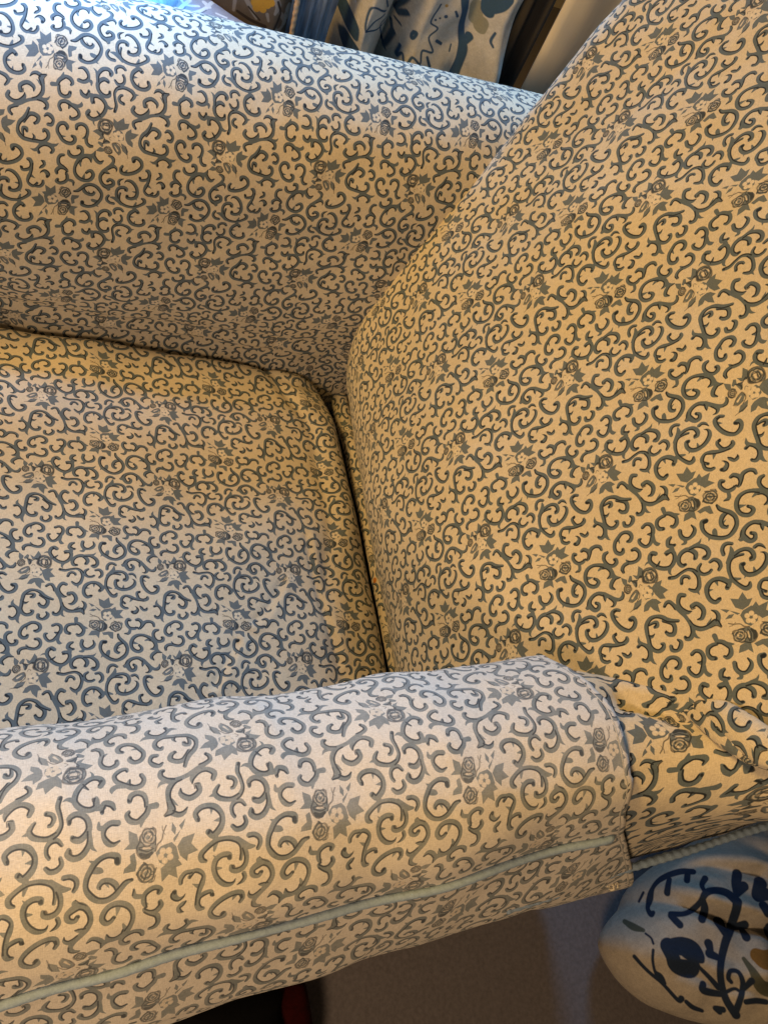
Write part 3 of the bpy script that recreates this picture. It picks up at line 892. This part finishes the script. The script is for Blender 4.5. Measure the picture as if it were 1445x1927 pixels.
def pillow(name, outline, center, zt, th, uvfun, mat, tip=(0, 0), parent=None, nr=26, seed=1, sag=.0, power=2.6):
    """stuffed cushion: outline in plan, domed above and below; returns object"""
    q, _ = resample(catmull(np.vstack([outline, outline[:1]]), 8), 161); q = q[:-1]
    na = len(q); c = np.asarray(center); rr = np.linspace(0, 1, nr) ** .8
    V, UVs = [], []
    for s in (1, -1):
        for r_ in (rr if s > 0 else rr[:-1][::-1]):
            p = c + (q - c) * r_
            h = th / 2 * (1 - r_ ** power) ** .5
            h = h + (.004 if seed != 101 else .008) * wav(p[:, 0], p[:, 1], 7, 8, seed) * (1 - r_ ** 4)
            z_ = zt - th / 2 + s * h + tip[0] * (p[:, 0] - c[0]) + tip[1] * (p[:, 1] - c[1])
            V.append(np.stack([p[:, 0], p[:, 1], z_], 1)); UVs.append(uvfun(p))
    P = np.array(V); U = np.array(UVs)
    return link(name, P.reshape(-1, 3), quads(len(P), na, False, True), U.reshape(-1, 2), mat, parent), q

# leaf-printed seat pad beyond the far arm with its cord, and the grape-printed cushion standing on it
M_LEAF = motif_cloth('leaf_print', 'F', (.44, .45, .56), (.16, .17, .24), (.80, .82, .88), (.5, .5, .5))
M_GRAPE = motif_cloth('grape_print', 'G', (.16, .125, .095), (.05, .04, .035), (.30, .28, .26), (.55, .30, .045))
M_TAN = plain('tan_cord', (.50, .36, .23), .8, 200, .2, .3)
pad = empty('leaf_cushion', (-.3, .65, .2), 'lavender grey leaf printed cushion lit by the window beyond the far arm', 'cushion')
r = MREG['F']
e1 = np.array([[-.098, .560], [-.150, .602], [-.195, .640], [-.24, .69], [-.30, .74]])
ol = np.vstack([[[-.60, .50], [-.40, .47], [-.20, .46], [-.11, .50]], e1, [[-.45, .80], [-.62, .72]]])
lp, q = pillow('pad', ol, (-.32, .62), .292, .07, lambda p: np.stack([(p[:, 0] - r[0]) / r[2], (p[:, 1] - r[1]) / r[3]], 1), M_LEAF, seed=61, power=6)
put(lp, pad)
pe = np.c_[e1, np.full(5, .272)]
cord('piping', smooth_path(pe, 160)[0], .0045, M_TAN, pad, 10, .12)
grape = empty('grape_cushion', (-.2, .7, .2), 'dark cushion printed with golden grapes standing behind the leaf cushion', 'cushion')
r = MREG['G']
ga, gb = np.meshgrid(np.linspace(-.40, -.094, 70), np.linspace(.12, .37, 60), indexing='ij')
gx = ga + .10 * (gb - .27) * 0
gy = .612 + .25 * np.maximum(-.12 - ga, 0) + .004 * wav(ga, gb, 6, 6, 71) + .03 * smst(ga, -.115, -.094)
o = solid_grid('front_panel', np.stack([gx, gy, gb], -1), np.stack([(ga - r[0]) / r[2], (gb - r[1]) / r[3]], -1), M_GRAPE, grape, .05)
cord('piping', smooth_path([(-.092, .612, .20), (-.094, .608, .27), (-.097, .606, .33), (-.099, .608, .355), (-.102, .612, .372)], 160)[0], .0035, M_TAN, grape, 8, .1)

M_BLUE = plain('blue_fleece', (.22, .42, .74), .95, 160, .22, .8, sheen=.3)
ol = np.array([[-.62, .47], [-.42, .455], [-.30, .485], [-.255, .535], [-.25, .575], [-.28, .63], [-.36, .70], [-.50, .74], [-.64, .66]])
o, q = pillow('blue_fleece', ol, (-.42, .60), .352, .075, lambda p: p, M_BLUE, seed=81)
tag(o, 'bright blue fleece blanket folded on top of the leaf cushion', 'blanket')

M_STRIPE = plain('blue_stripe', (.20, .26, .36), .9, 14, .55, .2, stretch=(7, 7, .8))
ba, bb = np.meshgrid(np.linspace(-.088, -.030, 50), np.linspace(.0, .38, 60), indexing='ij')
by = .640 + .9 * np.maximum(ba + .055, 0) ** 1 + .005 * np.sin(ba * 330 + bb * 8) + .003 * wav(ba, bb, 9, 6, 91)
o = solid_grid('blue_throw', np.stack([ba + .06 * (bb - .27), by, bb], -1), np.stack([ba, bb], -1), M_STRIPE, None, .012)
tag(o, 'pale blue streaked throw hanging between grape cushion and embroidered curtain', 'throw')

# ------------------------------------------------------------------ on the floor by the near side
M_CREWEL2 = motif_cloth('crewel_linen_low', 'B', (.80, .735, .64), (.034, .056, .11), (.16, .17, .13), (.42, .22, .06), bump=.5)
r = MREG['B']
fb = np.array([(0.4335, -0.521), (0.3874, -0.5427), (0.3641, -0.5687), (0.3788, -0.616), (0.4053, -0.6509), (0.4301, -0.6677), (0.4867, -0.6963), (0.5918, -0.7339), (0.8825, -0.7723), (1.0875, -0.6092), (0.9806, -0.4491), (0.7059, -0.445), (0.5607, -0.4647), (0.4715, -0.49)])
uvB = lambda p: p
o, q = pillow('embroidered_cushion', fb, (.50, -.575), -.195, .215, uvB, M_CREWEL2, seed=101, nr=60, power=3.2)
me = o.data; co = np.zeros(len(me.vertices) * 3); me.vertices.foreach_get('co', co); co = co.reshape(-1, 3)
topm = co[:, 2] > -.30
d = groove(co[:, 0], co[:, 1], [(.385, -.50), (.43, -.512), (.50, -.56), (.60, -.60), (.72, -.62)], .024, .009, .018)
d += groove(co[:, 0], co[:, 1], [(.42, -.47), (.47, -.50), (.52, -.49), (.60, -.52)], .016, .009, .012)
d += groove(co[:, 0], co[:, 1], [(.36, -.60), (.42, -.61), (.47, -.64), (.55, -.66)], .008, .008, .006)
d += .004 * wav(co[:, 0], co[:, 1], 14, 8, 131)
d += groove(co[:, 0], co[:, 1], [(.33, -.545), (.345, -.575), (.352, -.62)], .016, .008, .010)
co[:, 2] += d * topm; me.vertices.foreach_set('co', co.ravel()); me.update()
# the print lies square to the cushion's sloping upper face
E1, E2 = np.array([0.74932, -0.17124, 0.63968]), np.array([0.21004, 0.97757, 0.01565])
li = np.zeros(len(me.loops), np.int32); me.loops.foreach_get('vertex_index', li)
uvq = np.stack([(co @ E1 - r[0]) / r[2], (co @ E2 - r[1]) / r[3]], 1)[li]
me.uv_layers[0].data.foreach_set('uv', uvq.astype(np.float32).ravel()); me.update()
tag(o, 'cream cushion with navy embroidered vines lying on the floor by the near arm', 'cushion')

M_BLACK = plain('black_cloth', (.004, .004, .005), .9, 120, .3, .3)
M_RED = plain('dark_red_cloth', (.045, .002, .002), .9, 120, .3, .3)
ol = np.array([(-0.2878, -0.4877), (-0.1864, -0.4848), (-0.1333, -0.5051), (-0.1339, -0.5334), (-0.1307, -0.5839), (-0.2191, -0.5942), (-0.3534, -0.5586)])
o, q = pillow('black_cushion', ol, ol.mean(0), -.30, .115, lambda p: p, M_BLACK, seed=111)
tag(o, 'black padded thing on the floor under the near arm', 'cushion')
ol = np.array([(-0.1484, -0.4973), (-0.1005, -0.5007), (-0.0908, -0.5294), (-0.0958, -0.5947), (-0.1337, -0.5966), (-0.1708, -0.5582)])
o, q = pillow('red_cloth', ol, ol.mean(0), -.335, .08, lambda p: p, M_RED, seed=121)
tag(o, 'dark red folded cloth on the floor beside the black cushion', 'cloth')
